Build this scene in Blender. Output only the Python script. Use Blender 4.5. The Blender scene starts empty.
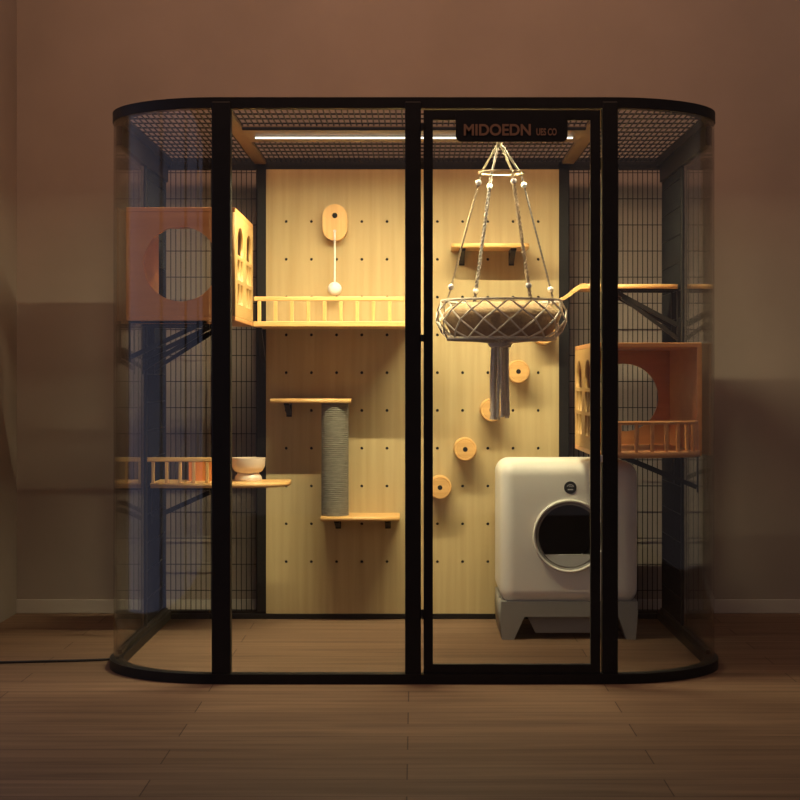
import bpy, bmesh, math, random
from mathutils import Vector, Matrix
random.seed(7)
PI = math.pi
SC = bpy.context.scene
COL = SC.collection

# ------------------------------------------------------------------ camera, world, lights, exposure
S, D, CZ = 0.003407, 6.0, 1.0323           # metres per pixel on the glass front, camera distance, eye height
VX, VY = 414, 381
def P(px, py, d):                          # a photo point at depth d behind the glass front
    f = S * (D + d) / D
    return Vector(((px - VX) * f, d, CZ - (py - VY) * f))
def X(px, d): return (px - VX) * S * (D + d) / D
def Z(py, d): return CZ - (py - VY) * S * (D + d) / D

cam = bpy.data.objects.new('camera', bpy.data.cameras.new('camera'))
cam.location = (0, -D, CZ); cam.rotation_euler = (PI / 2, 0, 0)
cam.data.sensor_width = 36; cam.data.lens = 36 * (D / S) / 800
cam.data.shift_x = (400 - VX) / 800; cam.data.shift_y = (VY - 400) / 800
cam.data.clip_end = 60
COL.objects.link(cam); SC.camera = cam

W = bpy.data.worlds.new('dusk'); SC.world = W; W.use_nodes = True
W.node_tree.nodes['Background'].inputs[0].default_value = (1.0, 0.80, 0.80, 1)
W.node_tree.nodes['Background'].inputs[1].default_value = 0.115

def area(name, loc, rot, sx, sy, power, color):
    l = bpy.data.lights.new(name, 'AREA'); l.shape = 'RECTANGLE'; l.size = sx; l.size_y = sy
    l.energy = power; l.color = color
    o = bpy.data.objects.new(name, l); o.location = loc; o.rotation_euler = rot
    COL.objects.link(o); return o
# blue dusk coming in through the window of the left wall (out of frame), aimed into the room
area('window_daylight', (-1.90, -1.25, 1.18), (0, -PI / 2, 0), 2.24, 3.6, 7.5, (0.52, 0.60, 1.0))
# unseen warm area light, added overhead to wash the upper back wall
area('wall_wash_fill', (-0.05, -0.30, 3.35), (0.95, 0, 0), 2.8, 0.4, 35.0, (1.0, 0.56, 0.34))
SC.view_settings.view_transform = 'Standard'
SC.view_settings.look = 'None'
SC.view_settings.exposure = 0.0
SC.view_settings.gamma = 1.0
SC.view_settings.use_curve_mapping = False

# ------------------------------------------------------------------ materials
def new_mat(name):
    m = bpy.data.materials.new(name); m.use_nodes = True
    nt = m.node_tree; nt.nodes.clear()
    return m, nt
def N(nt, t, **kw):
    n = nt.nodes.new(t)
    for k, v in kw.items():
        if hasattr(n, k): setattr(n, k, v)
        else: n.inputs[k].default_value = v
    return n
def principled(nt, rough=0.5, spec=0.5, metal=0.0):
    b = N(nt, 'ShaderNodeBsdfPrincipled'); o = N(nt, 'ShaderNodeOutputMaterial')
    b.inputs['Roughness'].default_value = rough; b.inputs['Metallic'].default_value = metal
    b.inputs['Specular IOR Level'].default_value = spec
    nt.links.new(b.outputs[0], o.inputs[0]); return b
def noisy(name, c1, c2, scale=(8, 8, 8), rough=0.5, spec=0.5, bump=0.0, detail=4, metal=0.0):
    """two tones mixed by a (stretched) noise, optional bump"""
    m, nt = new_mat(name); b = principled(nt, rough, spec, metal)
    tc = N(nt, 'ShaderNodeTexCoord'); mp = N(nt, 'ShaderNodeMapping'); mp.inputs['Scale'].default_value = scale
    nz = N(nt, 'ShaderNodeTexNoise'); nz.inputs['Scale'].default_value = 1; nz.inputs['Detail'].default_value = detail
    rp = N(nt, 'ShaderNodeValToRGB')
    rp.color_ramp.elements[0].position = 0.3; rp.color_ramp.elements[1].position = 0.7
    rp.color_ramp.elements[0].color = (*c1, 1); rp.color_ramp.elements[1].color = (*c2, 1)
    L = nt.links.new
    L(tc.outputs['Object'], mp.inputs[0]); L(mp.outputs[0], nz.inputs['Vector'])
    L(nz.outputs[0], rp.inputs[0]); L(rp.outputs[0], b.inputs['Base Color'])
    if bump:
        bp = N(nt, 'ShaderNodeBump'); bp.inputs['Strength'].default_value = bump; bp.inputs['Distance'].default_value = 0.01
        L(nz.outputs[0], bp.inputs['Height']); L(bp.outputs[0], b.inputs['Normal'])
    return m
def glass_mat(name, tint=(0.97, 0.98, 0.98)):
    m, nt = new_mat(name); L = nt.links.new
    out = N(nt, 'ShaderNodeOutputMaterial'); mix = N(nt, 'ShaderNodeMixShader')
    tr = N(nt, 'ShaderNodeBsdfTransparent'); tr.inputs[0].default_value = (*tint, 1)
    gl = N(nt, 'ShaderNodeBsdfGlossy'); gl.inputs['Roughness'].default_value = 0.02
    g = N(nt, 'ShaderNodeNewGeometry'); dt = N(nt, 'ShaderNodeVectorMath', operation='DOT_PRODUCT')
    ab = N(nt, 'ShaderNodeMath', operation='ABSOLUTE'); sb = N(nt, 'ShaderNodeMath', operation='SUBTRACT')
    pw = N(nt, 'ShaderNodeMath', operation='POWER'); ml = N(nt, 'ShaderNodeMath', operation='MULTIPLY_ADD')
    L(g.outputs['Normal'], dt.inputs[0]); L(g.outputs['Incoming'], dt.inputs[1])
    L(dt.outputs['Value'], ab.inputs[0]); sb.inputs[0].default_value = 1; L(ab.outputs[0], sb.inputs[1])
    L(sb.outputs[0], pw.inputs[0]); pw.inputs[1].default_value = 5
    L(pw.outputs[0], ml.inputs[0]); ml.inputs[1].default_value = 0.96; ml.inputs[2].default_value = 0.04
    L(ml.outputs[0], mix.inputs[0]); L(tr.outputs[0], mix.inputs[1]); L(gl.outputs[0], mix.inputs[2])
    L(mix.outputs[0], out.inputs[0]); return m

BLACK = noisy('black_metal', (0.0105, 0.0085, 0.0078), (0.0135, 0.011, 0.010), (20, 20, 20), 0.5, 0.2)
BROWN = noisy('bronze_beam', (0.16, 0.10, 0.05), (0.19, 0.12, 0.06), (6, 6, 6), 0.5, 0.4)
WIRE = noisy('dark_wire', (0.008, 0.007, 0.007), (0.012, 0.010, 0.010), (30, 30, 30), 0.55, 0.2)
PEG = noisy('pegboard_oak', (0.455, 0.33, 0.158), (0.53, 0.40, 0.205), (45, 45, 1.6), 0.55, 0.3)
WOODX = noisy('pine_along_x', (0.62, 0.34, 0.115), (0.78, 0.46, 0.17), (2.5, 40, 60), 0.42, 0.4)
WOODY = noisy('pine_along_y', (0.62, 0.34, 0.115), (0.78, 0.46, 0.17), (60, 2.5, 40), 0.42, 0.4)
WOODZ = noisy('pine_along_z', (0.64, 0.36, 0.125), (0.78, 0.46, 0.17), (60, 40, 2.5), 0.42, 0.4)
HOUSE = noisy('orange_pine', (0.52, 0.215, 0.065), (0.61, 0.27, 0.088), (3, 10, 30), 0.38, 0.4)
HOLE = noisy('dark_socket', (0.01, 0.009, 0.008), (0.014, 0.012, 0.01), (9, 9, 9), 0.7, 0.2)
WHITE = noisy('cream_plastic', (0.85, 0.80, 0.71), (0.87, 0.82, 0.73), (3, 3, 3), 0.4, 0.45)
GREYP = noisy('grey_plastic', (0.26, 0.24, 0.215), (0.285, 0.265, 0.24), (4, 4, 4), 0.5, 0.4)
GREYD = noisy('dark_grey_plastic', (0.24, 0.22, 0.20), (0.27, 0.25, 0.225), (4, 4, 4), 0.55, 0.4)
LINER = noisy('charcoal_liner', (0.15, 0.13, 0.115), (0.17, 0.15, 0.13), (5, 5, 5), 0.6, 0.3)
SILL = noisy('pale_grey_sill', (0.5, 0.48, 0.45), (0.55, 0.53, 0.5), (5, 5, 5), 0.5, 0.4)
SISAL = noisy('grey_sisal', (0.17, 0.15, 0.115), (0.235, 0.21, 0.165), (30, 30, 160), 0.9, 0.1, 0.4)
ROPE = noisy('cotton_rope', (0.54, 0.46, 0.36), (0.70, 0.61, 0.49), (70, 70, 70), 0.9, 0.1, 0.5)
ROPED = noisy('grey_cotton_rope', (0.62, 0.55, 0.47), (0.78, 0.70, 0.60), (70, 70, 70), 0.9, 0.1, 0.5)
CUSH = noisy('linen_cushion', (0.28, 0.185, 0.10), (0.36, 0.24, 0.135), (90, 90, 90), 0.95, 0.1, 0.3)
CERAM = noisy('cream_ceramic', (0.68, 0.56, 0.44), (0.74, 0.62, 0.50), (6, 6, 6), 0.25, 0.5)
YARN = noisy('white_yarn', (0.72, 0.70, 0.68), (0.85, 0.83, 0.80), (60, 60, 60), 0.9, 0.1, 0.4)
WALLW = noisy('house_window_wall', (0.44, 0.245, 0.08), (0.51, 0.295, 0.10), (60, 40, 2.5), 0.45, 0.3)
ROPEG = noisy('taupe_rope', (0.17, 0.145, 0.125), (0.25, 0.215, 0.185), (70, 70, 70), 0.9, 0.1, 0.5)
ROPEN = noisy('net_rope', (0.48, 0.41, 0.33), (0.60, 0.52, 0.43), (70, 70, 70), 0.9, 0.1, 0.5)
ROPET = noisy('tan_rope', (0.36, 0.28, 0.18), (0.46, 0.365, 0.245), (70, 70, 70), 0.9, 0.1, 0.5)
ORANGE = noisy('orange_wood', (0.62, 0.20, 0.05), (0.70, 0.25, 0.07), (10, 10, 10), 0.5, 0.3)
BASEB = noisy('painted_baseboard', (0.42, 0.36, 0.30), (0.46, 0.40, 0.33), (4, 4, 4), 0.5, 0.3)
LETTER = noisy('copper_lettering', (0.22, 0.11, 0.06), (0.26, 0.13, 0.07), (9, 9, 9), 0.4, 0.4)
BADGEW = noisy('pale_badge_mark', (0.5, 0.48, 0.45), (0.55, 0.52, 0.5), (9, 9, 9), 0.5, 0.3)
DARK = noisy('near_black', (0.02, 0.018, 0.018), (0.03, 0.026, 0.026), (9, 9, 9), 0.6, 0.3)
WALL = noisy('plaster', (0.27, 0.215, 0.175), (0.315, 0.25, 0.205), (2.2, 2.2, 2.2), 0.85, 0.15, 0.08, 8)
GLASS = glass_mat('clear_glass')

def floor_mat():
    m, nt = new_mat('plank_floor'); b = principled(nt, 0.62, 0.06); L = nt.links.new
    tc = N(nt, 'ShaderNodeTexCoord'); mp = N(nt, 'ShaderNodeMapping')
    mp.inputs['Location'].default_value = (0.67 + 13.3, 0.135 + 3.7, 0)
    br = N(nt, 'ShaderNodeTexBrick', offset=0.5, offset_frequency=2, squash=1.0, squash_frequency=2)
    for k, v in (('Scale', 1), ('Mortar Size', 0.0022), ('Mortar Smooth', 0.3), ('Bias', 0), ('Brick Width', 1.33), ('Row Height', 0.185)):
        br.inputs[k].default_value = v
    br.inputs['Color1'].default_value = (0.185, 0.115, 0.074, 1); br.inputs['Color2'].default_value = (0.225, 0.142, 0.092, 1)
    br.inputs['Mortar'].default_value = (0.095, 0.058, 0.038, 1)
    m2 = N(nt, 'ShaderNodeMapping'); m2.inputs['Scale'].default_value = (1.6, 26, 1)
    nz = N(nt, 'ShaderNodeTexNoise'); nz.inputs['Scale'].default_value = 1; nz.inputs['Detail'].default_value = 6; nz.inputs['Distortion'].default_value = 0.6
    rp = N(nt, 'ShaderNodeValToRGB'); rp.color_ramp.elements[0].position = 0.3; rp.color_ramp.elements[1].position = 0.72
    rp.color_ramp.elements[0].color = (0.72, 0.70, 0.68, 1); rp.color_ramp.elements[1].color = (1.15, 1.12, 1.1, 1)
    mx = N(nt, 'ShaderNodeMix', data_type='RGBA', blend_type='MULTIPLY'); mx.inputs[0].default_value = 1
    bp = N(nt, 'ShaderNodeBump'); bp.inputs['Strength'].default_value = 0.25; bp.inputs['Distance'].default_value = 0.004; bp.invert = True
    L(tc.outputs['Object'], mp.inputs[0]); L(mp.outputs[0], br.inputs['Vector'])
    L(tc.outputs['Object'], m2.inputs[0]); L(m2.outputs[0], nz.inputs['Vector']); L(nz.outputs[0], rp.inputs[0])
    L(br.outputs['Color'], mx.inputs[6]); L(rp.outputs[0], mx.inputs[7]); L(mx.outputs[2], b.inputs['Base Color'])
    L(br.outputs['Fac'], bp.inputs['Height']); L(bp.outputs[0], b.inputs['Normal'])
    return m
FLOOR = floor_mat()

# ------------------------------------------------------------------ helpers
def smooth_mesh(me, ang=40):
    for p in me.polygons: p.use_smooth = True
    try: me.set_sharp_from_angle(angle=math.radians(ang))
    except Exception: pass
def obj(name, bm, mat, parent=None, smooth=False, recalc=True):
    """bm is in world coordinates; links it as one mesh object, local to its parent chain"""
    if recalc: bmesh.ops.recalc_face_normals(bm, faces=bm.faces[:])
    off = Vector((0, 0, 0)); p = parent
    while p is not None: off += p.location; p = p.parent
    if parent is None:
        c = sum((v.co for v in bm.verts), Vector()) / max(1, len(bm.verts))
        off = Vector((c.x, c.y, min(v.co.z for v in bm.verts)))
    for v in bm.verts: v.co -= off
    me = bpy.data.meshes.new(name); bm.to_mesh(me); bm.free()
    me.materials.append(mat)
    if smooth: smooth_mesh(me)
    o = bpy.data.objects.new(name, me); COL.objects.link(o)
    if parent is None: o.location = off
    else: o.parent = parent
    return o
def tag(o, label, cat, group=None):
    o['label'] = label; o['category'] = cat
    if group: o['group'] = group
    return o
def thing(name, loc, label, cat, group=None):
    o = bpy.data.objects.new(name, None); COL.objects.link(o); o.location = loc
    o.empty_display_size = 0.05
    return tag(o, label, cat, group)
def struct(name, bm, mat):
    o = obj(name, bm, mat); o['kind'] = 'structure'; return o

def BM(): return bmesh.new()
def box(bm, x0, x1, y0, y1, z0, z1, bev=0.0, seg=2):
    if x0 > x1: x0, x1 = x1, x0
    r = bmesh.ops.create_cube(bm, size=1)
    vs = r['verts']
    for v in vs:
        v.co = Vector(((x0 + x1) / 2 + v.co.x * (x1 - x0), (y0 + y1) / 2 + v.co.y * (y1 - y0), (z0 + z1) / 2 + v.co.z * (z1 - z0)))
    if bev:
        es = list({e for v in vs for e in v.link_edges})
        bmesh.ops.bevel(bm, geom=es, offset=bev, segments=seg, profile=0.5, affect='EDGES')
    return bm
def bar(bm, a, b, w, h, up=(0, 0, 1)):
    """rectangular bar from a to b, w sideways, h along up"""
    a, b = Vector(a), Vector(b); t = (b - a).normalized(); s = t.cross(Vector(up)).normalized(); u = s.cross(t)
    vs = []
    for p in (a, b):
        for i, j in ((-1, -1), (1, -1), (1, 1), (-1, 1)):
            vs.append(bm.verts.new(p + s * (i * w / 2) + u * (j * h / 2)))
    bm.faces.new(vs[3::-1]); bm.faces.new(vs[4:8])
    for i in range(4):
        j = (i + 1) % 4; bm.faces.new((vs[i], vs[j], vs[4 + j], vs[4 + i]))
    return bm
def tube(bm, pts, r, n=8, closed=False):
    pts = [Vector(p) for p in pts]; rings = []
    m = len(pts)
    prev = None
    for i, p in enumerate(pts):
        if closed: t = pts[(i + 1) % m] - pts[i - 1]
        else: t = pts[min(i + 1, m - 1)] - pts[max(i - 1, 0)]
        t.normalize()
        if prev is None:
            s = t.orthogonal().normalized()
        else:
            s = (prev - t * prev.dot(t)).normalized()
        prev = s; u = t.cross(s)
        rr = r[i] if isinstance(r, (list, tuple)) else r
        rings.append([bm.verts.new(p + (s * math.cos(2 * PI * k / n) + u * math.sin(2 * PI * k / n)) * rr) for k in range(n)])
    lim = m if closed else m - 1
    for i in range(lim):
        A, B = rings[i], rings[(i + 1) % m]
        sh = 0
        if closed and i == m - 1:
            sh = min(range(n), key=lambda q: (A[0].co - B[q].co).length)
        for k in range(n):
            bm.faces.new((A[k], A[(k + 1) % n], B[(k + 1 + sh) % n], B[(k + sh) % n]))
    if not closed:
        bm.faces.new(rings[0][::-1]); bm.faces.new(rings[-1])
    return bm
def lathe(bm, prof, c, n=32, axis='z', ell=(1, 1)):
    """profile [(r, h)] turned about an axis through c; closes to the axis where r = 0"""
    c = Vector(c); rings = []
    def mk(r, h, a):
        x, y = r * math.cos(a) * ell[0], r * math.sin(a) * ell[1]
        if axis == 'z': return c + Vector((x, y, h))
        return c + Vector((x, h, y))
    for r, h in prof:
        if r < 1e-6: rings.append([bm.verts.new(mk(0, h, 0))])
        else: rings.append([bm.verts.new(mk(r, h, 2 * PI * k / n)) for k in range(n)])
    for A, B in zip(rings, rings[1:]):
        for k in range(n):
            j = (k + 1) % n
            if len(A) == 1 and len(B) == 1: continue
            if len(A) == 1: bm.faces.new((A[0], B[j], B[k]))
            elif len(B) == 1: bm.faces.new((A[k], A[j], B[0]))
            else: bm.faces.new((A[k], A[j], B[j], B[k]))
    return bm
def plate(loops, t, to3d, bm=None):
    """flat panel with holes: 2-D loops (first the outline), thickness t, mapped by to3d(u, v, w)"""
    cu = bpy.data.curves.new('tmp', 'CURVE'); cu.dimensions = '2D'; cu.fill_mode = 'BOTH'; cu.extrude = t / 2
    for lp in loops:
        sp = cu.splines.new('POLY'); sp.points.add(len(lp) - 1); sp.use_cyclic_u = True
        for i, (u, v) in enumerate(lp): sp.points[i].co = (u, v, 0, 1)
    o = bpy.data.objects.new('tmp', cu); COL.objects.link(o)
    bpy.context.view_layer.update()
    me = bpy.data.meshes.new_from_object(o)
    if bm is None: bm = bmesh.new()
    b2 = bmesh.new(); b2.from_mesh(me)
    bmesh.ops.remove_doubles(b2, verts=b2.verts[:], dist=1e-5)
    for v in b2.verts: v.co = Vector(to3d(*v.co))
    m2 = bpy.data.meshes.new('tmp2'); b2.to_mesh(m2); b2.free(); bm.from_mesh(m2)
    bpy.data.objects.remove(o); bpy.data.curves.remove(cu); bpy.data.meshes.remove(me); bpy.data.meshes.remove(m2)
    return bm
def circ(cx, cy, r, n=24, a0=0): return [(cx + r * math.cos(a0 + 2 * PI * k / n), cy + r * math.sin(a0 + 2 * PI * k / n)) for k in range(n)]
def rect(x0, x1, y0, y1): return [(x0, y0), (x1, y0), (x1, y1), (x0, y1)]
def flatz(z): return lambda u, v, w: (u, v, z + w)          # plan outline, thickness in z
def front(y): return lambda u, v, w: (u, y + w, v)          # seen from the front, thickness in y
def sidex(x): return lambda u, v, w: (x + w, u, v)          # u = depth, v = height, thickness in x

# ------------------------------------------------------------------ the room
XL, YB = -1.766, 1.83
bm = BM(); box(bm, XL - 0.1, 4.5, -7.5, YB + 0.1, -0.08, 0); f = struct('floor', bm, FLOOR)
bm = BM(); box(bm, XL - 0.1, 4.5, YB, YB + 0.1, 0, 3.4); struct('wall_back', bm, WALL)
WIN = (-3.05, 0.55, 0.06, 2.30)                            # opening of the window beside the cabin
bm = plate([rect(-7.5, YB, 0, 3.4), rect(*WIN)], 0.1, sidex(XL - 0.05)); struct('wall_left', bm, WALL)
bm = BM(); box(bm, XL, 4.5, YB - 0.014, YB, 0, 0.062, 0.003); struct('baseboard_back', bm, BASEB)
win = thing('window_1', (XL - 0.05, -1.25, 0.06), 'dusk window in the left wall', 'window'); win['kind'] = 'structure'
del win['label']; del win['category']
bm = plate([rect(*WIN)] + [rect(WIN[0] + .04 + 0.89 * k, WIN[0] + .04 + 0.89 * k + 0.85, WIN[2] + .05, WIN[3] - .05) for k in range(4)], 0.06, sidex(XL - 0.05))
obj('window_frame', bm, BASEB, win)

# ------------------------------------------------------------------ the glass cat cabin
XW, RC, YR = 1.097, 0.43, 1.69          # half width, corner radius, depth of the cabin
XP = XW - RC                            # where the front curve starts
def outline(off, n=20, xw=XW, yr=YR):
    pts = [(-(xw - off), yr - off)]
    for k in range(n + 1):
        a = PI + (PI / 2) * k / n
        pts.append((-XP + (RC + xw - XW - off) * math.cos(a), RC + (RC + xw - XW - off) * math.sin(a)))
    for k in range(n + 1):
        a = 1.5 * PI + (PI / 2) * k / n
        pts.append((XP + (RC + xw - XW - off) * math.cos(a), RC + (RC + xw - XW - off) * math.sin(a)))
    pts.append((xw - off, yr - off))
    return pts
cab = thing('cat_cabin', (0, 0.85, 0), 'large black framed glass cat cabin with rounded corners, standing on the plank floor', 'cat enclosure')
ZR = 1.955                              # underside level of the roof mesh
r_ = plate([outline(0.003), outline(0.045)], 0.037, flatz(2.0 - 0.0185)); obj('top_ring', r_, BLACK, cab, True)
r_ = plate([outline(-0.008), outline(0.042)], 0.034, flatz(0.017)); obj('base_ring', r_, BLACK, cab, True)
def post(x0, x1, y0, y1, z0=0.03, z1=1.985, mat=BLACK):
    bm = BM(); box(bm, x0, x1, y0, y1, z0, z1, 0.004); return obj('post', bm, mat, cab)
post(X(211.5, 0), X(230.5, 0), -0.001, 0.055)
post(X(405, 0), X(421, 0), -0.001, 0.055)
post(X(602.5, 0), X(618, 0), -0.001, 0.055)
YM = 1.655                              # rear mesh and pegboard plane
for a, b in ((257, 267), (558, 569)):
    post(X(a, YM), X(b, YM), YM - 0.02, YM + 0.02)
for s in (-1, 1):
    post(s * (XW - 0.004), s * (XW - 0.017), YM - 0.02, YM + 0.025)
# upper and lower rails, roof beams
def beam(name, x0, x1, y0, y1, z0, z1, mat=BLACK):
    bm = BM(); box(bm, x0, x1, y0, y1, z0, z1, 0.003); return obj(name, bm, mat, cab)
beam('rear_rail', -1.08, 1.08, YM - 0.02, YM + 0.02, Z(170, YM), 1.985)
beam('bottom_rail', -1.08, 1.08, YM - 0.02, YM + 0.02, 0.0, 0.0225)
for s in (-1, 1):
    beam('side_rail', s * (XW - 0.010), s * (XW - 0.032), RC + 0.0, YM - 0.02, 1.893, 1.985)
    beam('bottom_rail', s * (XW - 0.014), s * (XW - 0.03), RC, YM - 0.02, 0.034, 0.050)
    beam('roof_beam', s * 0.640, s * 0.692, 0.045, YM - 0.02, 1.972, 1.986, BROWN)
beam('roof_beam', -0.64, 0.64, 0.56, 0.89, 1.966, 1.984, BROWN)
beam('beam_flange', -0.64, 0.64, 0.552, 0.562, 1.9655, 1.978)
# wire mesh
def mesh_wires(name, to3, u0, u1, v0, v1, du, dv, r, roff=0.0):
    """grid of round wires on a plane: fine wires along v every du, cross wires along u every dv"""
    bm = BM()
    n = int((u1 - u0) / du)
    for i in range(n + 1):
        u = u0 + (u1 - u0) * i / n
        tube(bm, [to3(u, v0, 0), to3(u, v1, 0)], r, 5)
    v = v0 + roff
    while v < v1:
        tube(bm, [to3(u0, v, r * 1.6), to3(u1, v, r * 1.6)], r, 5); v += dv
    return obj(name, bm, WIRE, cab)
zb = Z(305, YM)
for s in (-1, 1):
    a, b = sorted((s * 1.079, s * X(569 if s > 0 else 571.5, YM)))
    roff = (Z(196.6, YM) - 0.03) % 0.1134
    mesh_wires('back_mesh', lambda u, v, w: (u, YM - w, v), a, b, 0.02, Z(170, YM), 0.0208, 0.1134, 0.0019, roff)
    mesh_wires('side_mesh', lambda u, v, w: (s * (XW - 0.017) - s * w, u, v), 1.075, YM - 0.02, 0.05, 1.90, 0.0208, 0.1134, 0.0019, roff)
    post(s * (XW - 0.014), s * (XW - 0.026), 1.055, 1.075, 0.05, 1.90)
# roof mesh clipped to the outline
bm = BM()
def xlim(y):
    if y >= RC: return XW - 0.03
    return XP + math.sqrt(max(0, (RC - 0.03) ** 2 - (RC - y) ** 2))
nx = 100
for i in range(nx + 1):
    x = -(XW - 0.03) + 2 * (XW - 0.03) * i / nx
    ax = abs(x); y0 = 0.03 if ax <= XP else RC - math.sqrt(max(0, (RC - 0.03) ** 2 - (ax - XP) ** 2))
    tube(bm, [(x, y0, 1.987), (x, YM, 1.987)], 0.0028, 5)
y = 0.10
while y < YM:
    tube(bm, [(-xlim(y), y, 1.992), (xlim(y), y, 1.992)], 0.0032, 5); y += 0.115
obj('roof_mesh', bm, WIRE, cab)
# pegboard
px0, px1 = X(266.5, YM), X(558.5, YM)
hx = [X(286.4 + 25.16 * i, YM) for i in range(11)]; hz = [Z(221.8 + 37.72 * j, YM) for j in range(10)]
YP = YM - 0.021                         # front face of the pegboard
loops = [rect(px0, px1, Z(613, YM), Z(170, YM))] + [circ(x, z, 0.0068, 10) for x in hx for z in hz]
obj('pegboard', plate(loops, 0.018, front(YP + 0.009)), PEG, cab)['label'] = 'pale oak pegboard with rows of dark holes'
bm = BM(); box(bm, px0, px1, YP + 0.020, YP + 0.026, Z(613, YM), Z(170, YM)); obj('backing_sheet', bm, HOLE, cab)
# glass panes
def pane(pts, z0, z1, t=0.008):
    """solid pane along a plan polyline"""
    bm = BM(); n = len(pts); P2 = [Vector((p[0], p[1], 0)) for p in pts]; cols = []
    for i, p in enumerate(P2):
        tg = (P2[min(i + 1, n - 1)] - P2[max(i - 1, 0)]).normalized(); nr = Vector((-tg.y, tg.x, 0))
        cols.append([bm.verts.new(p + nr * q + Vector((0, 0, z))) for q, z in ((-t / 2, z0), (t / 2, z0), (t / 2, z1), (-t / 2, z1))])
    for A, B in zip(cols, cols[1:]):
        for k in range(4): bm.faces.new((A[k], A[(k + 1) % 4], B[(k + 1) % 4], B[k]))
    bm.faces.new(cols[0]); bm.faces.new(cols[-1][::-1])
    return bm
for s in (-1, 1):
    pts = [(s * (XP + 0.03), 0.012)]
    for k in range(1, 33):
        a = -PI / 2 + PI / 2 * k / 32
        x = XP + (RC - 0.010) * math.cos(a)
        if x > XP + 0.04: pts.append((s * x, RC + (RC - 0.010) * math.sin(a)))
    for k in range(1, 5): pts.append((s * (XW - 0.010), RC + (1.06 - RC) * k / 4))
    obj('curved_pane', pane(pts, 0.030, 1.967), GLASS, cab, True)
obj('front_pane', pane([(X(229, 0), 0.025), (X(407, 0), 0.025)], 0.03, 1.967), GLASS, cab)
# door leaf
lx0, lx1, lz0, lz1 = X(423.6, 0), X(600.3, 0), Z(673.8, 0), Z(110, 0)
st, rl = 9.3 * S, 9.2 * S
frm = plate([rect(lx0, lx1, lz0, lz1), rect(lx0 + st, lx1 - st, lz0 + 8.8 * S, lz1 - rl)], 0.035, front(0.018))
door = obj('door', frm, BLACK, cab)
obj('door_pane', pane([(lx0 + st - 0.004, 0.02), (lx1 - st + 0.004, 0.02)], lz0 + 0.025, lz1 - 0.026), GLASS, door)
for py in (127.5, 338, 613):
    bm = BM(); lathe(bm, [(0, -0.012), (0.0055, -0.012), (0.0055, 0.012), (0, 0.012)], (X(422.4, 0), -0.001, Z(py, 0)), 12); obj('hinge', bm, BLACK, door)
bm = BM(); box(bm, X(600.5, 0), X(602.6, 0), -0.006, 0.014, Z(462, 0), Z(455, 0), 0.001); obj('latch', bm, SILL, door)['label'] = 'small bright latch'
# name plate over the door
def rrect(x0, x1, z0, z1, r, n=6):
    pts = [(x0, z1), (x1, z1)]
    for k in range(n + 1): a = -PI / 2 * k / n; pts.append((x1 - r + r * math.cos(a), z0 + r + r * math.sin(a)))
    for k in range(n + 1): a = -PI / 2 - PI / 2 * k / n; pts.append((x0 + r + r * math.cos(a), z0 + r + r * math.sin(a)))
    return pts
np_ = plate([rrect(X(455.7, 0), X(567.4, 0), Z(142, 0), Z(114, 0), 0.020)], 0.012, front(-0.006))
npo = obj('name_plate', np_, BLACK, door)
def text(body, size, x, y, z, mat, parent, sx=1.0, ext=0.0012):
    cu = bpy.data.curves.new('txt', 'FONT'); cu.body = body; cu.size = size; cu.extrude = ext; cu.offset = size * 0.025
    o = bpy.data.objects.new('txt', cu); COL.objects.link(o); bpy.context.view_layer.update()
    me = bpy.data.meshes.new_from_object(o); b = bmesh.new(); b.from_mesh(me)
    for v in b.verts: v.co = Vector((x + v.co.x * sx, y - v.co.z, z + v.co.y))
    bpy.data.objects.remove(o); bpy.data.curves.remove(cu); bpy.data.meshes.remove(me)
    return obj('lettering', b, mat, parent)
text('MIDOEDN', 15.5 * S, X(463, 0), -0.0125, Z(135.6, 0), LETTER, npo, 0.95)
text('UES CO', 9.5 * S, X(536, 0), -0.0125, Z(135.6, 0), LETTER, npo, 0.62)

# light strip under the middle roof beam
led = thing('light_strip', (0, 0.72, 1.96), 'long thin white light strip glowing under the roof beam of the cabin', 'light')
tl = math.radians(5); lu = Vector((0, math.sin(tl), -math.cos(tl))); lc = Vector((0, 0.72, 1.961))   # strip tilted a little towards the pegboard
lw = Vector((0, math.cos(tl), math.sin(tl)))
bm = BM(); bar(bm, lc - lu * 0.004 + Vector((-0.606, 0, 0)), lc - lu * 0.004 + Vector((0.606, 0, 0)), 0.022, 0.006, lu)
for q in (1,): bar(bm, lc + lw * q * 0.0095 + lu * 0.001 + Vector((-0.606, 0, 0)), lc + lw * q * 0.0095 + lu * 0.001 + Vector((0.606, 0, 0)), 0.003, 0.006, lu)
box(bm, -0.606, 0.606, 0.713, 0.727, 1.963, 1.966)
obj('housing', bm, BROWN, led)
m, nt = new_mat('light_diffuser'); e = N(nt, 'ShaderNodeEmission'); e.inputs[0].default_value = (1.0, 0.90, 0.55, 1); e.inputs[1].default_value = 980
nt.links.new(e.outputs[0], N(nt, 'ShaderNodeOutputMaterial').inputs[0])
bm = BM(); bar(bm, lc + lu * 0.001 + Vector((-0.595, 0, 0)), lc + lu * 0.001 + Vector((0.595, 0, 0)), 0.0145, 0.002, lu); obj('diffuser', bm, m, led)

m, nt = new_mat('light_edge'); e = N(nt, 'ShaderNodeEmission'); e.inputs[0].default_value = (1.0, 0.90, 0.72, 1); e.inputs[1].default_value = 3
nt.links.new(e.outputs[0], N(nt, 'ShaderNodeOutputMaterial').inputs[0])
bm = BM(); box(bm, -0.605, 0.605, 0.7085, 0.7125, 1.9555, 1.962); obj('diffuser_edge', bm, m, led)
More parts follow.
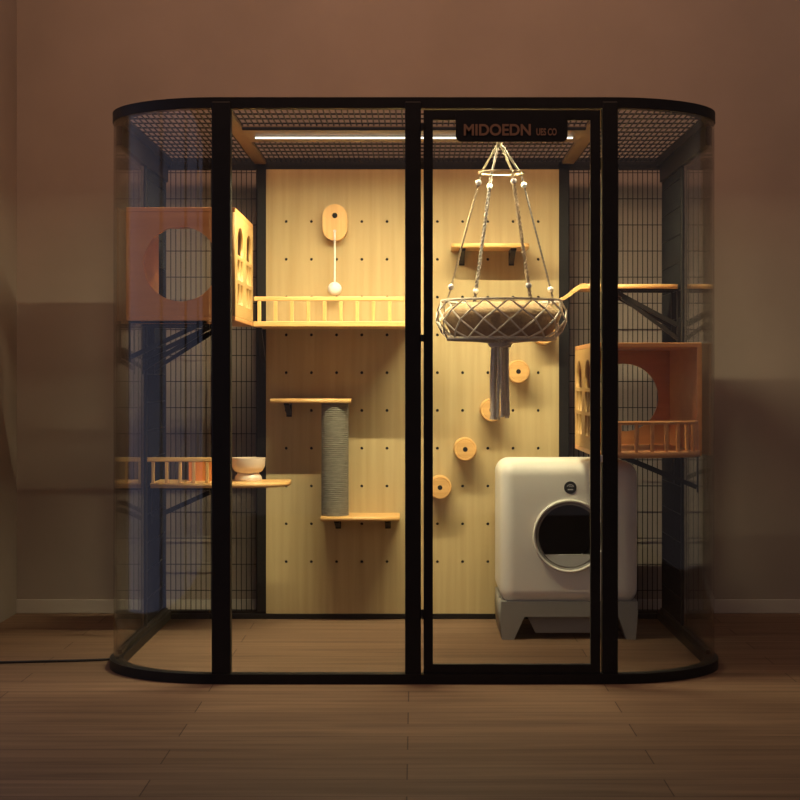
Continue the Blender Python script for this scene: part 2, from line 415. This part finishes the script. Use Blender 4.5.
# ------------------------------------------------------------------ cat houses
def bracket(parent, s, y, ztop, drop=0.135, reach=0.28, xw=1.068, second=0.0):
    """wall bracket: wall leg, arm under the board and a diagonal strut"""
    bm = BM()
    box(bm, s * (xw - 0.005), s * xw, y - 0.008, y + 0.008, ztop - drop - second - 0.02, ztop)
    box(bm, s * (xw - reach - 0.01), s * xw, y - 0.012, y + 0.012, ztop - 0.008, ztop)
    bar(bm, (s * (xw - 0.006), y, ztop - drop), (s * (xw - reach), y, ztop - 0.006), 0.014, 0.017)
    if second: bar(bm, (s * (xw - 0.004), y, ztop - drop - second), (s * (xw - reach * 0.86), y, ztop - 0.004 - second * 0.55), 0.014, 0.015); bar(bm, (s * (xw - reach * 0.86), y, ztop - 0.004 - second * 0.55), (s * (xw - reach * 0.86), y, ztop), 0.012, 0.012, (0, 1, 0))
    return obj('bracket', bm, BLACK, parent)
def arch_loop(y0, y1, z0, zs, ztop, n=10):
    c, r = (y0 + y1) / 2, (y1 - y0) / 2
    return [(y0, z0), (y1, z0)] + [(c + r * math.cos(PI * k / n), zs + (ztop - zs) * math.sin(PI * k / n)) for k in range(n + 1)]
def cat_house(s, z0, label, hole_front):
    xi, xo, y0, y1, z1, t = 0.664, 1.070, 0.545, 1.262, z0 + 0.4215, 0.018
    h = thing('cat_house', (s * 0.867, 0.9, z0), label, 'cat house')
    bm = BM(); box(bm, s * xi, s * xo, y0, y1, z1 - t, z1, 0.003); obj('roof', bm, HOUSE, h)
    bm = BM(); box(bm, s * xi, s * xo, y0, y1, z0, z0 + t, 0.003); obj('floor_board', bm, HOUSE, h)
    bm = BM(); box(bm, s * (xo - t), s * xo, y0, y1, z0 + t, z1 - t); obj('side_panel', bm, HOUSE, h)
    cz = (z0 + z1) / 2
    yy = y0 + t / 2 if hole_front else y1 - t / 2
    pn = plate([rect(xi + t, xo - t, z0 + t, z1 - t), circ(0.867, cz, 0.139, 48)], t, lambda u, v, w: (s * u, yy + w, v))
    o = obj('hole_panel', pn, HOUSE, h); o['label'] = 'panel with a large round opening'
    # window wall facing the middle of the cabin
    lo = [rect(y0, y1, z0 + t, z1 - t)]
    for c in (0.74, 1.09):
        w = 0.108
        lo.append(arch_loop(c - w, c + w, z0 + 0.252, z0 + 0.30, z0 + 0.362))
        for a, b in ((z0 + 0.160, z0 + 0.238), (z0 + 0.066, z0 + 0.146)):
            lo.append(rect(c - w, c - 0.008, a, b)); lo.append(rect(c + 0.008, c + w, a, b))
    obj('window_wall', plate(lo, t, sidex(s * (xi + t / 2))), WALLW, h)['label'] = 'lighter wall with two arched lattice windows'
    return h, (xi, xo, y0, y1, z0, z1)
hl, dim = cat_house(-1, 1.2565, 'upper left wooden cat house with its round doorway facing the front', True)
for y in (0.60, 0.93, 1.22): bracket(hl, -1, y, 1.2565, second=0.042 if y > 0.8 else 0.0)
hr, dim = cat_house(1, 0.7535, 'right-hand wooden cat house with an open front and a curved railed balcony', False)
for y in (0.62, 1.2): bracket(hr, 1, y, 0.7535, 0.12)
# curved balcony of the right house
bx, by, ba, bb = 0.675, 0.545, 0.385, 0.21
def arc(f, n=24, a0=0.0, a1=PI / 2): return [(bx + ba * f * math.sin(a0 + (a1 - a0) * k / n), by - bb * f * math.cos(a0 + (a1 - a0) * k / n)) for k in range(n + 1)]
pts = arc(1.0) + [(bx, by)]
obj('balcony_deck', plate([pts], 0.022, flatz(0.7535 + 0.011)), HOUSE, hr)
bm = BM(); tube(bm, [(x, y, Z(423, .36)) for x, y in arc(0.97)], 0.0075, 6); obj('top_rail', bm, HOUSE, hr, True)
for k in range(1, 9):
    a = math.radians(10 * k); x, y = bx + ba * 0.97 * math.sin(a), by - bb * 0.97 * math.cos(a)
    bm = BM(); lathe(bm, [(0, 0), (0.0075, 0), (0.0075, Z(423, .36) - 0.7755), (0, Z(423, .36) - 0.7755)], (x, y, 0.7755), 8); obj('baluster', bm, HOUSE, hr, True)

# ------------------------------------------------------------------ shelves
def railing(parent, x0, x1, y, zb_, zt, xs, mat, rh=0.018, rw=0.018, bw=0.015):
    bm = BM(); box(bm, x0, x1, y - rw / 2, y + rw / 2, zt - rh, zt, 0.003); obj('top_rail', bm, mat, parent)
    for x in xs:
        bm = BM(); box(bm, x - bw / 2, x + bw / 2, y - bw / 2, y + bw / 2, zb_, zt - rh, 0.002); obj('baluster', bm, WOODZ, parent)
# long upper platform beside the left house
yf = 1.264
pf = thing('cat_platform', (-0.33, 1.46, 1.2565), 'long railed wooden platform running from the upper left house across the pegboard', 'shelf')
bm = BM(); box(bm, -0.664, 0.0, yf, YP - 0.002, 1.2565, 1.2785, 0.003); obj('board', bm, WOODX, pf)
railing(pf, -0.662, -0.004, yf + 0.012, 1.2785, Z(296.5, yf), [X(259 + 16.35 * i, yf) for i in range(10)], WOODX)
bm = BM(); bar(bm, (-0.652, YP - 0.01, 1.12), (-0.652, 1.42, 1.255), 0.02, 0.02); box(bm, -0.662, -0.644, YP - 0.012, YP - 0.001, 1.07, 1.2565); obj('bracket', bm, BLACK, pf)
# lower left shelf with short railing
y0, y1 = 1.12, 1.40
zt = 0.619; zb2 = 0.599
ls = thing('cat_shelf', (-0.80, 1.26, zb2), 'lower left wooden shelf with a short railing and rounded right end', 'shelf')
pts = [(-1.066, y0), (-0.70, y0)]
for k in range(1, 13):
    a = PI / 2 * k / 12; pts.append((-0.70 + 0.185 * math.sin(a), y0 + 0.19 * (1 - math.cos(a))))
pts += [(-0.515, y1), (-1.066, y1)]
obj('board', plate([pts], 0.02, flatz((zt + zb2) / 2)), WOODX, ls)
railing(ls, X(146, y0), X(214, y0), y0 + 0.012, zt, Z(457.5, y0), [X(152.7 + 13.55 * i, y0) for i in range(5)], WOODX, 0.018, 0.016, 0.013)
for y in (1.15, 1.37): bracket(ls, -1, y, zb2, 0.125, 0.27)
# upper right shelf with slanted left end
yf = 1.09; zt = Z(284, yf)
rs = thing('cat_shelf', (0.85, 1.43, zt - 0.016), 'upper right wooden shelf with a curved down left end, above the right cat house', 'shelf')
pts = [(1.05, yf), (0.70, yf), (0.70, 1.37), (0.98, 1.37), (1.066, 1.30), (1.066, yf + 0.02)]
prof = [(0.70, 0), (0.684, 0.003), (0.672, 0.001), (0.655, -0.012), (0.635, -0.030), (0.612, -0.046), (0.594, -0.054), (0.592, -0.068), (0.606, -0.064), (0.630, -0.048), (0.650, -0.032), (0.668, -0.020), (0.682, -0.017), (0.70, -0.018)]
obj('curved_end', plate([[(x, zt + z) for x, z in prof]], 0.27, front(yf + 0.14)), WOODX, rs)
obj('board', plate([pts], 0.018, flatz(zt - 0.009)), WOODX, rs)
for y in (1.12, 1.28): bracket(rs, 1, y, zt - 0.018, 0.145, 0.265, second=0.055 if y < 1.2 else 0.0)
# small step boards on the pegboard
def step(px_0, px_1, py, yf, t, label, brk, bh, chamfer=0.0):
    z = Z(py, yf); xa, xb = X(px_0, yf), X(px_1, yf)
    th = thing('step_shelf', ((xa + xb) / 2, (yf + YP) / 2, z - t), label, 'shelf')
    pts = [(xa + chamfer, yf), (xb - chamfer, yf), (xb, yf + chamfer * 1.2), (xb, YP - 0.001), (xa, YP - 0.001), (xa, yf + chamfer * 1.2)]
    obj('board', plate([pts], t, flatz(z - t / 2)), WOODX, th)
    for c in brk:
        x = X(c, 1.5); bm = BM()
        box(bm, x - 0.012, x + 0.012, YP - 0.010, YP - 0.001, z - t - bh, z - t, 0.002)
        box(bm, x - 0.012, x + 0.012, yf + 0.05, YP - 0.001, z - t - 0.008, z - t)
        bar(bm, (x, YP - 0.012, z - t - bh + 0.012), (x, yf + 0.06, z - t - 0.006), 0.02, 0.012)
        obj('bracket', bm, BLACK, th)
    return th
step(452, 529.5, 243.2, 1.40, 0.017, 'small wooden step shelf high on the pegboard behind the hanging basket', (462.5, 513), 0.062, 0.012)
step(270, 350.5, 398.8, 1.42, 0.018, 'wooden step shelf at the top end of the grey scratching post', (287,), 0.062)
step(320.5, 399.5, 517, 1.40, 0.018, 'lowest wooden step shelf, under the foot of the scratching post', (337, 387.5), 0.05)
# scratching post between the two left steps
zt = Z(398.8, 1.42) - 0.018; z0 = Z(517, 1.40)
cx, cy, n = X(335, 1.49), 1.49, 58
sp = thing('scratching_post', (cx, cy, z0), 'upright grey rope-wound scratching post between two step shelves', 'scratching post')
prof = [(0, 0)]; hh = (zt - z0) / n
for i in range(n):
    prof += [(0.0555, i * hh + 0.0002), (0.0585, (i + .3) * hh), (0.0585, (i + .7) * hh), (0.0555, (i + 1) * hh - 0.0002)]
prof += [(0, zt - z0)]
bm = BM(); lathe(bm, prof, (cx, cy, z0), 40); obj('rope_winding', bm, SISAL, sp, True)

# round climbing discs on the pegboard
disc = None
names = ['uppermost climbing disc, half hidden under the hanging basket', 'second climbing disc from the top, right of the tassel',
         'middle climbing disc, partly behind the end of the tassel', 'fourth climbing disc down, left of the tassel and above the litter box',
         'lowest climbing disc, beside the door frame at the left']
for i, ((px, py), lb) in enumerate(zip(((544, 333), (518.5, 371.5), (491.8, 410), (465.3, 449.4), (440, 487.6)), names)):
    yf = 1.53; p = P(px, py, yf)
    if disc is None:
        disc = thing('climbing_disc', (p.x, YP, p.z), lb, 'cat step', 'round wooden discs on the pegboard')
        dd = YP - yf; R = 11.6 * S / 0.797
        bm = BM(); lathe(bm, [(0, -0.001), (R - .002, -0.001), (R, -0.003), (R, -dd + 0.006), (R - 0.004, -dd), (R - 0.009, -dd), (R - 0.0105, -dd + 0.002), (R - 0.012, -dd), (0, -dd)], (p.x, YP, p.z), 40, 'y')
        obj('disc', bm, WOODX, disc, True)
        bm = BM(); lathe(bm, [(0, -dd - 0.001), (0.0105, -dd - 0.001), (0.0105, -dd + 0.004), (0, -dd + 0.004)], (p.x, YP, p.z), 16, 'y'); obj('screw_cap', bm, HOLE, disc)
    else:
        c = disc.copy(); COL.objects.link(c); c.location = (p.x, YP, p.z); c['label'] = lb
        for ch in list(disc.children):
            d = ch.copy(); COL.objects.link(d); d.parent = c

# teaser toy with ball on a string
yt = 1.565
ty = thing('cat_teaser', (X(335, yt), YP, Z(222, yt)), 'capsule shaped wooden wall toy with a white ball hanging on a string', 'cat toy')
r0 = 12.2 * S * (D + yt) / D
za, zc = Z(204 + 12.2, yt), Z(240.5 - 12.2, yt); x0 = X(334.8, yt)
pts = [(x0 + r0 * math.cos(PI * k / 16), za + r0 * math.sin(PI * k / 16)) for k in range(17)] + [(x0 + r0 * math.cos(PI + PI * k / 16), zc + r0 * math.sin(PI + PI * k / 16)) for k in range(17)]
obj('back_plate', plate([pts], YP - yt - 0.001, front((YP + yt) / 2)), WOODZ, ty, True)
bm = BM(); lathe(bm, [(0, 0), (0.0115, 0), (0.0115, -0.003), (0.008, -0.004), (0, -0.004)], (x0, yt, Z(215.5, yt)), 20, 'y'); obj('button', bm, HOLE, ty, True)
bm = BM(); lathe(bm, [(0, 0), (0.006, 0), (0.006, -0.016), (0, -0.016)], (x0, yt, Z(231.3, yt)), 14, 'y'); obj('peg', bm, SILL, ty, True)
bm = BM(); tube(bm, [(x0, yt - 0.012, Z(231.5, yt)), (x0 + 0.001, yt - 0.014, Z(258, yt)), (x0, yt - 0.014, Z(283, yt))], 0.0042, 6); obj('string', bm, YARN, ty, True)
bm = BM(); bmesh.ops.create_uvsphere(bm, u_segments=24, v_segments=16, radius=6.9 * S * (D + yt) / D, matrix=Matrix.Translation((x0, yt - 0.014, Z(289, yt)))); obj('ball', bm, YARN, ty, True)

# bowl and box on the lower left shelf
yb = 1.30; zt = 0.619; bxc = X(248.3, yb); k = S * (D + yb) / D
bw = thing('pet_bowl', (bxc, yb, zt), 'cream footed pet bowl at the right end of the lower left shelf', 'bowl')
zc = (479 - 471.5) * k; H = (479 - 456) * k
bm = BM(); lathe(bm, [(0, 0), (13.0 * k, 0), (13.8 * k, 0.008), (13.2 * k, 0.018), (10.5 * k, zc + 0.002), (0, zc + 0.002)], (bxc, yb, zt), 36); obj('pedestal', bm, CERAM, bw, True)
bm = BM(); lathe(bm, [(0, zc + 0.001), (10.5 * k, zc + 0.001), (14.2 * k, zc + 0.010), (16.8 * k, zc + 0.030), (17.3 * k, H), (16.3 * k, H), (15.2 * k, zc + 0.03), (11 * k, zc + 0.014), (0, zc + 0.012)], (bxc, yb, zt), 36); obj('cup', bm, CERAM, bw, True)
bx0, bx1 = X(190, 1.33), X(226, 1.33)
bo = thing('storage_box', ((bx0 + bx1) / 2, 1.33, zt), 'small orange open box behind the railing of the lower left shelf', 'box')
bm = BM()
for a in ((bx0, bx1, 1.285, 1.293), (bx0, bx1, 1.372, 1.38), (bx0, bx0 + .008, 1.293, 1.372), (bx1 - .008, bx1, 1.293, 1.372)): box(bm, *a, zt, zt + 0.088)
obj('wall', bm, ORANGE, bo)
bm = BM(); box(bm, bx0 + .008, bx1 - .008, 1.293, 1.372, zt, zt + 0.006); obj('bottom', bm, ORANGE, bo)

# ------------------------------------------------------------------ litter box
yl, yl2 = 1.02, 1.54
lx0, lx1 = X(495, 1.48), X(637, 1.07); ltop = Z(457.3, 1.45); lb = Z(602, yl)
ocx, ocz = X(569.5, yl), Z(536, yl); ro, ri = 37 * S / 0.8548, 31.2 * S / 0.8548
lt = thing('litter_box', ((lx0 + lx1) / 2, 1.28, 0), 'tall cream automatic cat litter box with a round dark entrance, on grey feet', 'litter box')
bm = BM(); box(bm, lx0, lx1, yl, yl2, lb - 0.01, ltop, 0.058, 8)
# lower edge is tighter: pull the bottom rounding down
body = obj('body', bm, WHITE, lt, True)
cb = BM(); lathe(cb, [(0, -0.06), (ri + 0.012, -0.06), (ri + 0.012, 0.36), (0, 0.36)], (ocx, yl, ocz), 64, 'y')
bmesh.ops.recalc_face_normals(cb, faces=cb.faces[:])
for v in cb.verts: v.co -= lt.location
cme = bpy.data.meshes.new('cut'); cb.to_mesh(cme); cb.free(); cob = bpy.data.objects.new('cut', cme); COL.objects.link(cob); cob.location = lt.location
md = body.modifiers.new('cut', 'BOOLEAN'); md.object = cob; md.operation = 'DIFFERENCE'; md.solver = 'EXACT'
bpy.context.view_layer.update()
nm = bpy.data.meshes.new_from_object(body.evaluated_get(bpy.context.evaluated_depsgraph_get()))
body.modifiers.clear(); old = body.data; body.data = nm; nm.name = 'body'; bpy.data.objects.remove(cob); bpy.data.meshes.remove(cme); bpy.data.meshes.remove(old)
smooth_mesh(body.data, 35)
# entrance rim: a rounded ring standing out from the front
prof = []
for q in range(17):
    a = 2 * PI * q / 16; prof.append((ro - 0.006 + 0.006 * math.cos(a), -0.003 + 0.011 * math.sin(a)))
bm = BM(); lathe(bm, prof, (ocx, yl, ocz), 64, 'y'); obj('entrance_rim', bm, WHITE, lt, True)
bm = BM(); lathe(bm, [(ro - 0.009, -0.0045), (ri + 0.003, 0.004), (ri - 0.001, 0.002), (ri - 0.002, 0.006), (ri + 0.002, 0.012), (ro - 0.014, 0.004), (ro - 0.009, -0.0045)], (ocx, yl, ocz), 64, 'y'); obj('entrance_bevel', bm, GREYP, lt, True)['label'] = 'taupe sloping band inside the entrance rim'
bm = BM(); lathe(bm, [(ri + 0.010, 0.004), (ri + 0.011, 0.10), (ri + 0.011, 0.34), (0, 0.35), (0, 0.345), (ri + 0.006, 0.335), (ri + 0.004, 0.10), (ri + 0.002, 0.004), (ri + 0.010, 0.004)], (ocx, yl, ocz), 48, 'y')
obj('drum_liner', bm, LINER, lt, True)['label'] = 'charcoal inside of the entrance'
zs = Z(555, yl); pts = []
rs_ = ri + 0.001; a0 = math.asin((zs - ocz) / rs_)
for q in range(21):
    a = PI - a0 + (PI + 2 * a0) * q / 20; pts.append((ocx + rs_ * math.cos(a), ocz + rs_ * math.sin(a)))
obj('sill', plate([pts], 0.03, front(yl + 0.022)), SILL, lt)['label'] = 'pale grey sill across the bottom of the entrance'
# badge
bm = BM(); pb = (X(570.3, yl), yl, Z(487.6, yl)); rb = 6.3 * S / .8548
bm = BM(); lathe(bm, [(0, -0.002), (rb, -0.002), (rb, 0.002), (0, 0.002)], pb, 32, 'y'); bd = obj('badge', bm, DARK, lt); bd['label'] = 'round black badge with a pale emblem'
bm = BM()
arcp = [(pb[0] + 0.0125 * math.cos(a), yl - 0.003, pb[2] + 0.003 + 0.009 * math.sin(a)) for a in [PI * q / 10 for q in range(11)]]
tube(bm, arcp, 0.0012, 5); tube(bm, [(pb[0] - 0.006, yl - 0.003, pb[2] + 0.003), (pb[0], yl - 0.003, pb[2] + 0.007), (pb[0] + 0.008, yl - 0.003, pb[2] + 0.002)], 0.0012, 5)
box(bm, pb[0] - 0.011, pb[0] + 0.011, yl - 0.0035, yl - 0.0015, pb[2] - 0.010, pb[2] - 0.0055)
obj('emblem', bm, BADGEW, bd)
# grey base with two tapered feet and a drawer
bt = lb + 0.001
def X8(px): return X(px, yl)
prof = [(lx0 + 0.004, bt), (X8(500.5), Z(618, yl)), (X8(502), 0), (X8(514), 0), (X8(524.5), Z(617, yl)), (X8(609), Z(617, yl)), (X8(619), Z(617, yl)), (X8(627), 0), (X8(637) - 0.004, 0), (lx1 - 0.002, Z(612, yl)), (lx1 - 0.002, bt)]
obj('base', plate([prof], yl2 - yl - 0.01, front((yl + yl2) / 2)), GREYP, lt)
prof = [(X8(527), Z(616, yl)), (X8(536), Z(634, yl)), (X8(609), Z(634, yl)), (X8(617), Z(616, yl))]
obj('drawer', plate([prof], 0.46, front(yl + 0.265)), GREYD, lt)

# ------------------------------------------------------------------ hanging basket
yk = 0.68; kk = S * (D + yk) / D
hx0 = X(501.5, yk)
hb = thing('hanging_basket', (hx0, yk, Z(340, yk)), 'macrame hanging cat basket of knotted rope with a long tassel', 'hanging basket')
zap = 1.955; zr = Z(173, yk); Rr = 22.3 * kk; zt = Z(301, yk); Rt = 60 * kk
th = [math.radians(a) for a in (205, 115 + 0, 25, -65)]
bm = BM(); tube(bm, [(hx0 + Rr * math.cos(2 * PI * q / 32), yk + Rr * math.sin(2 * PI * q / 32), zr) for q in range(32)], 0.0042, 6, True); obj('spreader_ring', bm, ROPET, hb, True)
bm = BM(); tube(bm, [(hx0 - 0.008, yk, 1.9655), (hx0 - 0.008, yk, Z(147, yk))], 0.011, 8); obj('hanging_knot', bm, ROPET, hb, True)
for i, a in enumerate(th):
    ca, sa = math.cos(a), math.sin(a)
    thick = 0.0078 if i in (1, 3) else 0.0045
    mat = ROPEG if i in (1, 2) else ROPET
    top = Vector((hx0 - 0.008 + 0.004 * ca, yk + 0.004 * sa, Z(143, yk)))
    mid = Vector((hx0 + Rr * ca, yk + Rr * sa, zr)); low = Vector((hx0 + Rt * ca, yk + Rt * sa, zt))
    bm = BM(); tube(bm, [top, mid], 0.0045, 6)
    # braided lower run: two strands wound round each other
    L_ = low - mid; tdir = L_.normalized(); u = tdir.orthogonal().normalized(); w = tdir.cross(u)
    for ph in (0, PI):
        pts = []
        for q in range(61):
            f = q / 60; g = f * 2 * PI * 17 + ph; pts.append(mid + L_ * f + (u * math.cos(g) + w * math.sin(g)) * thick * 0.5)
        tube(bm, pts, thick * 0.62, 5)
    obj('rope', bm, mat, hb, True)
    for f in (0.085, 0.90):
        p = mid.lerp(low, f); bm = BM(); bmesh.ops.create_uvsphere(bm, u_segments=14, v_segments=10, radius=0.0115, matrix=Matrix.Translation(p)); obj('bead', bm, YARN, hb, True)
prof = [(60, 301), (64.5, 311), (65.6, 321), (60, 332), (53.5, 339)]
prof = [(r * kk, Z(y, yk)) for r, y in prof]
bm = BM()
for q in range(16):
    for sgn in (-1, 1):
        pts = []
        for i, (r, z) in enumerate(prof):
            a = 2 * PI * (q + sgn * i * 0.5 + 0.2) / 16; pts.append((hx0 + r * math.cos(a), yk + r * math.sin(a), z))
        tube(bm, pts, 0.0037, 5)
for (r, z, t) in ((prof[0][0], prof[0][1], 0.005), (prof[-1][0], prof[-1][1], 0.007)):
    tube(bm, [(hx0 + r * math.cos(2 * PI * q / 48), yk + r * math.sin(2 * PI * q / 48), z) for q in range(48)], t, 6, True)
for q in range(16):   # spokes under the basket gathered at the tassel
    a = 2 * PI * q / 16; r = prof[-1][0]
    tube(bm, [(hx0 + r * math.cos(a), yk + r * math.sin(a), prof[-1][1]), (hx0 + 0.03 * math.cos(a), yk + 0.03 * math.sin(a), Z(342.5, yk))], 0.0036, 5)
obj('net', bm, ROPEN, hb, True)
tx = X(500, yk)
bm = BM()
for j in range(3): tube(bm, [(tx + (0.037 + 0.004 * (j == 1)) * math.cos(2 * PI * q / 20), yk + 0.037 * math.sin(2 * PI * q / 20), Z(341.5 + 2.2 * j, yk)) for q in range(20)], 0.006, 6, True)
obj('wrapped_knot', bm, ROPED, hb, True)
for j in range(12):
    a = 2 * PI * (j + 0.3) / 12; r = 0.029 if j % 2 else 0.023
    zb_ = Z(420 - random.uniform(0, 5), yk); sw = random.uniform(-0.004, 0.004)
    bm = BM(); tube(bm, [(tx + r * math.cos(a), yk + r * math.sin(a), Z(342, yk)), (tx + (r + .003) * math.cos(a) + sw, yk + (r + .003) * math.sin(a), Z(380, yk)), (tx + (r + .004) * math.cos(a), yk + (r + .004) * math.sin(a), zb_ + 0.02), (tx + (r + .005) * math.cos(a), yk + (r + .005) * math.sin(a), zb_)], [0.0058, 0.0055, 0.0052, 0.0072], 6)
    obj('tassel_strand', bm, ROPED, hb, True)
bm = BM()
cpts = [(0, 337.5), (45, 337.5), (50, 334.5), (55, 326), (58.5, 317.5), (58.2, 314), (54, 309.5), (47, 305.5), (38, 303.2), (20, 304.2), (0, 305)]
lathe(bm, [(r * kk, Z(y, yk)) for r, y in cpts], (hx0, yk, 0), 48)
tag(obj('round_cushion', bm, CUSH, None, True), 'thick round beige cushion lying inside the macrame hanging basket', 'cushion')

# ------------------------------------------------------------------ thin dark tube along the floor
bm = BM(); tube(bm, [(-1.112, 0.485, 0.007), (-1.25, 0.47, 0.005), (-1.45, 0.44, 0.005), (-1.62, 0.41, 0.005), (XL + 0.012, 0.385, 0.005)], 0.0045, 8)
tag(obj('floor_line', bm, DARK, None, True), 'thin dark line on the floor at the left of the cabin', 'line')
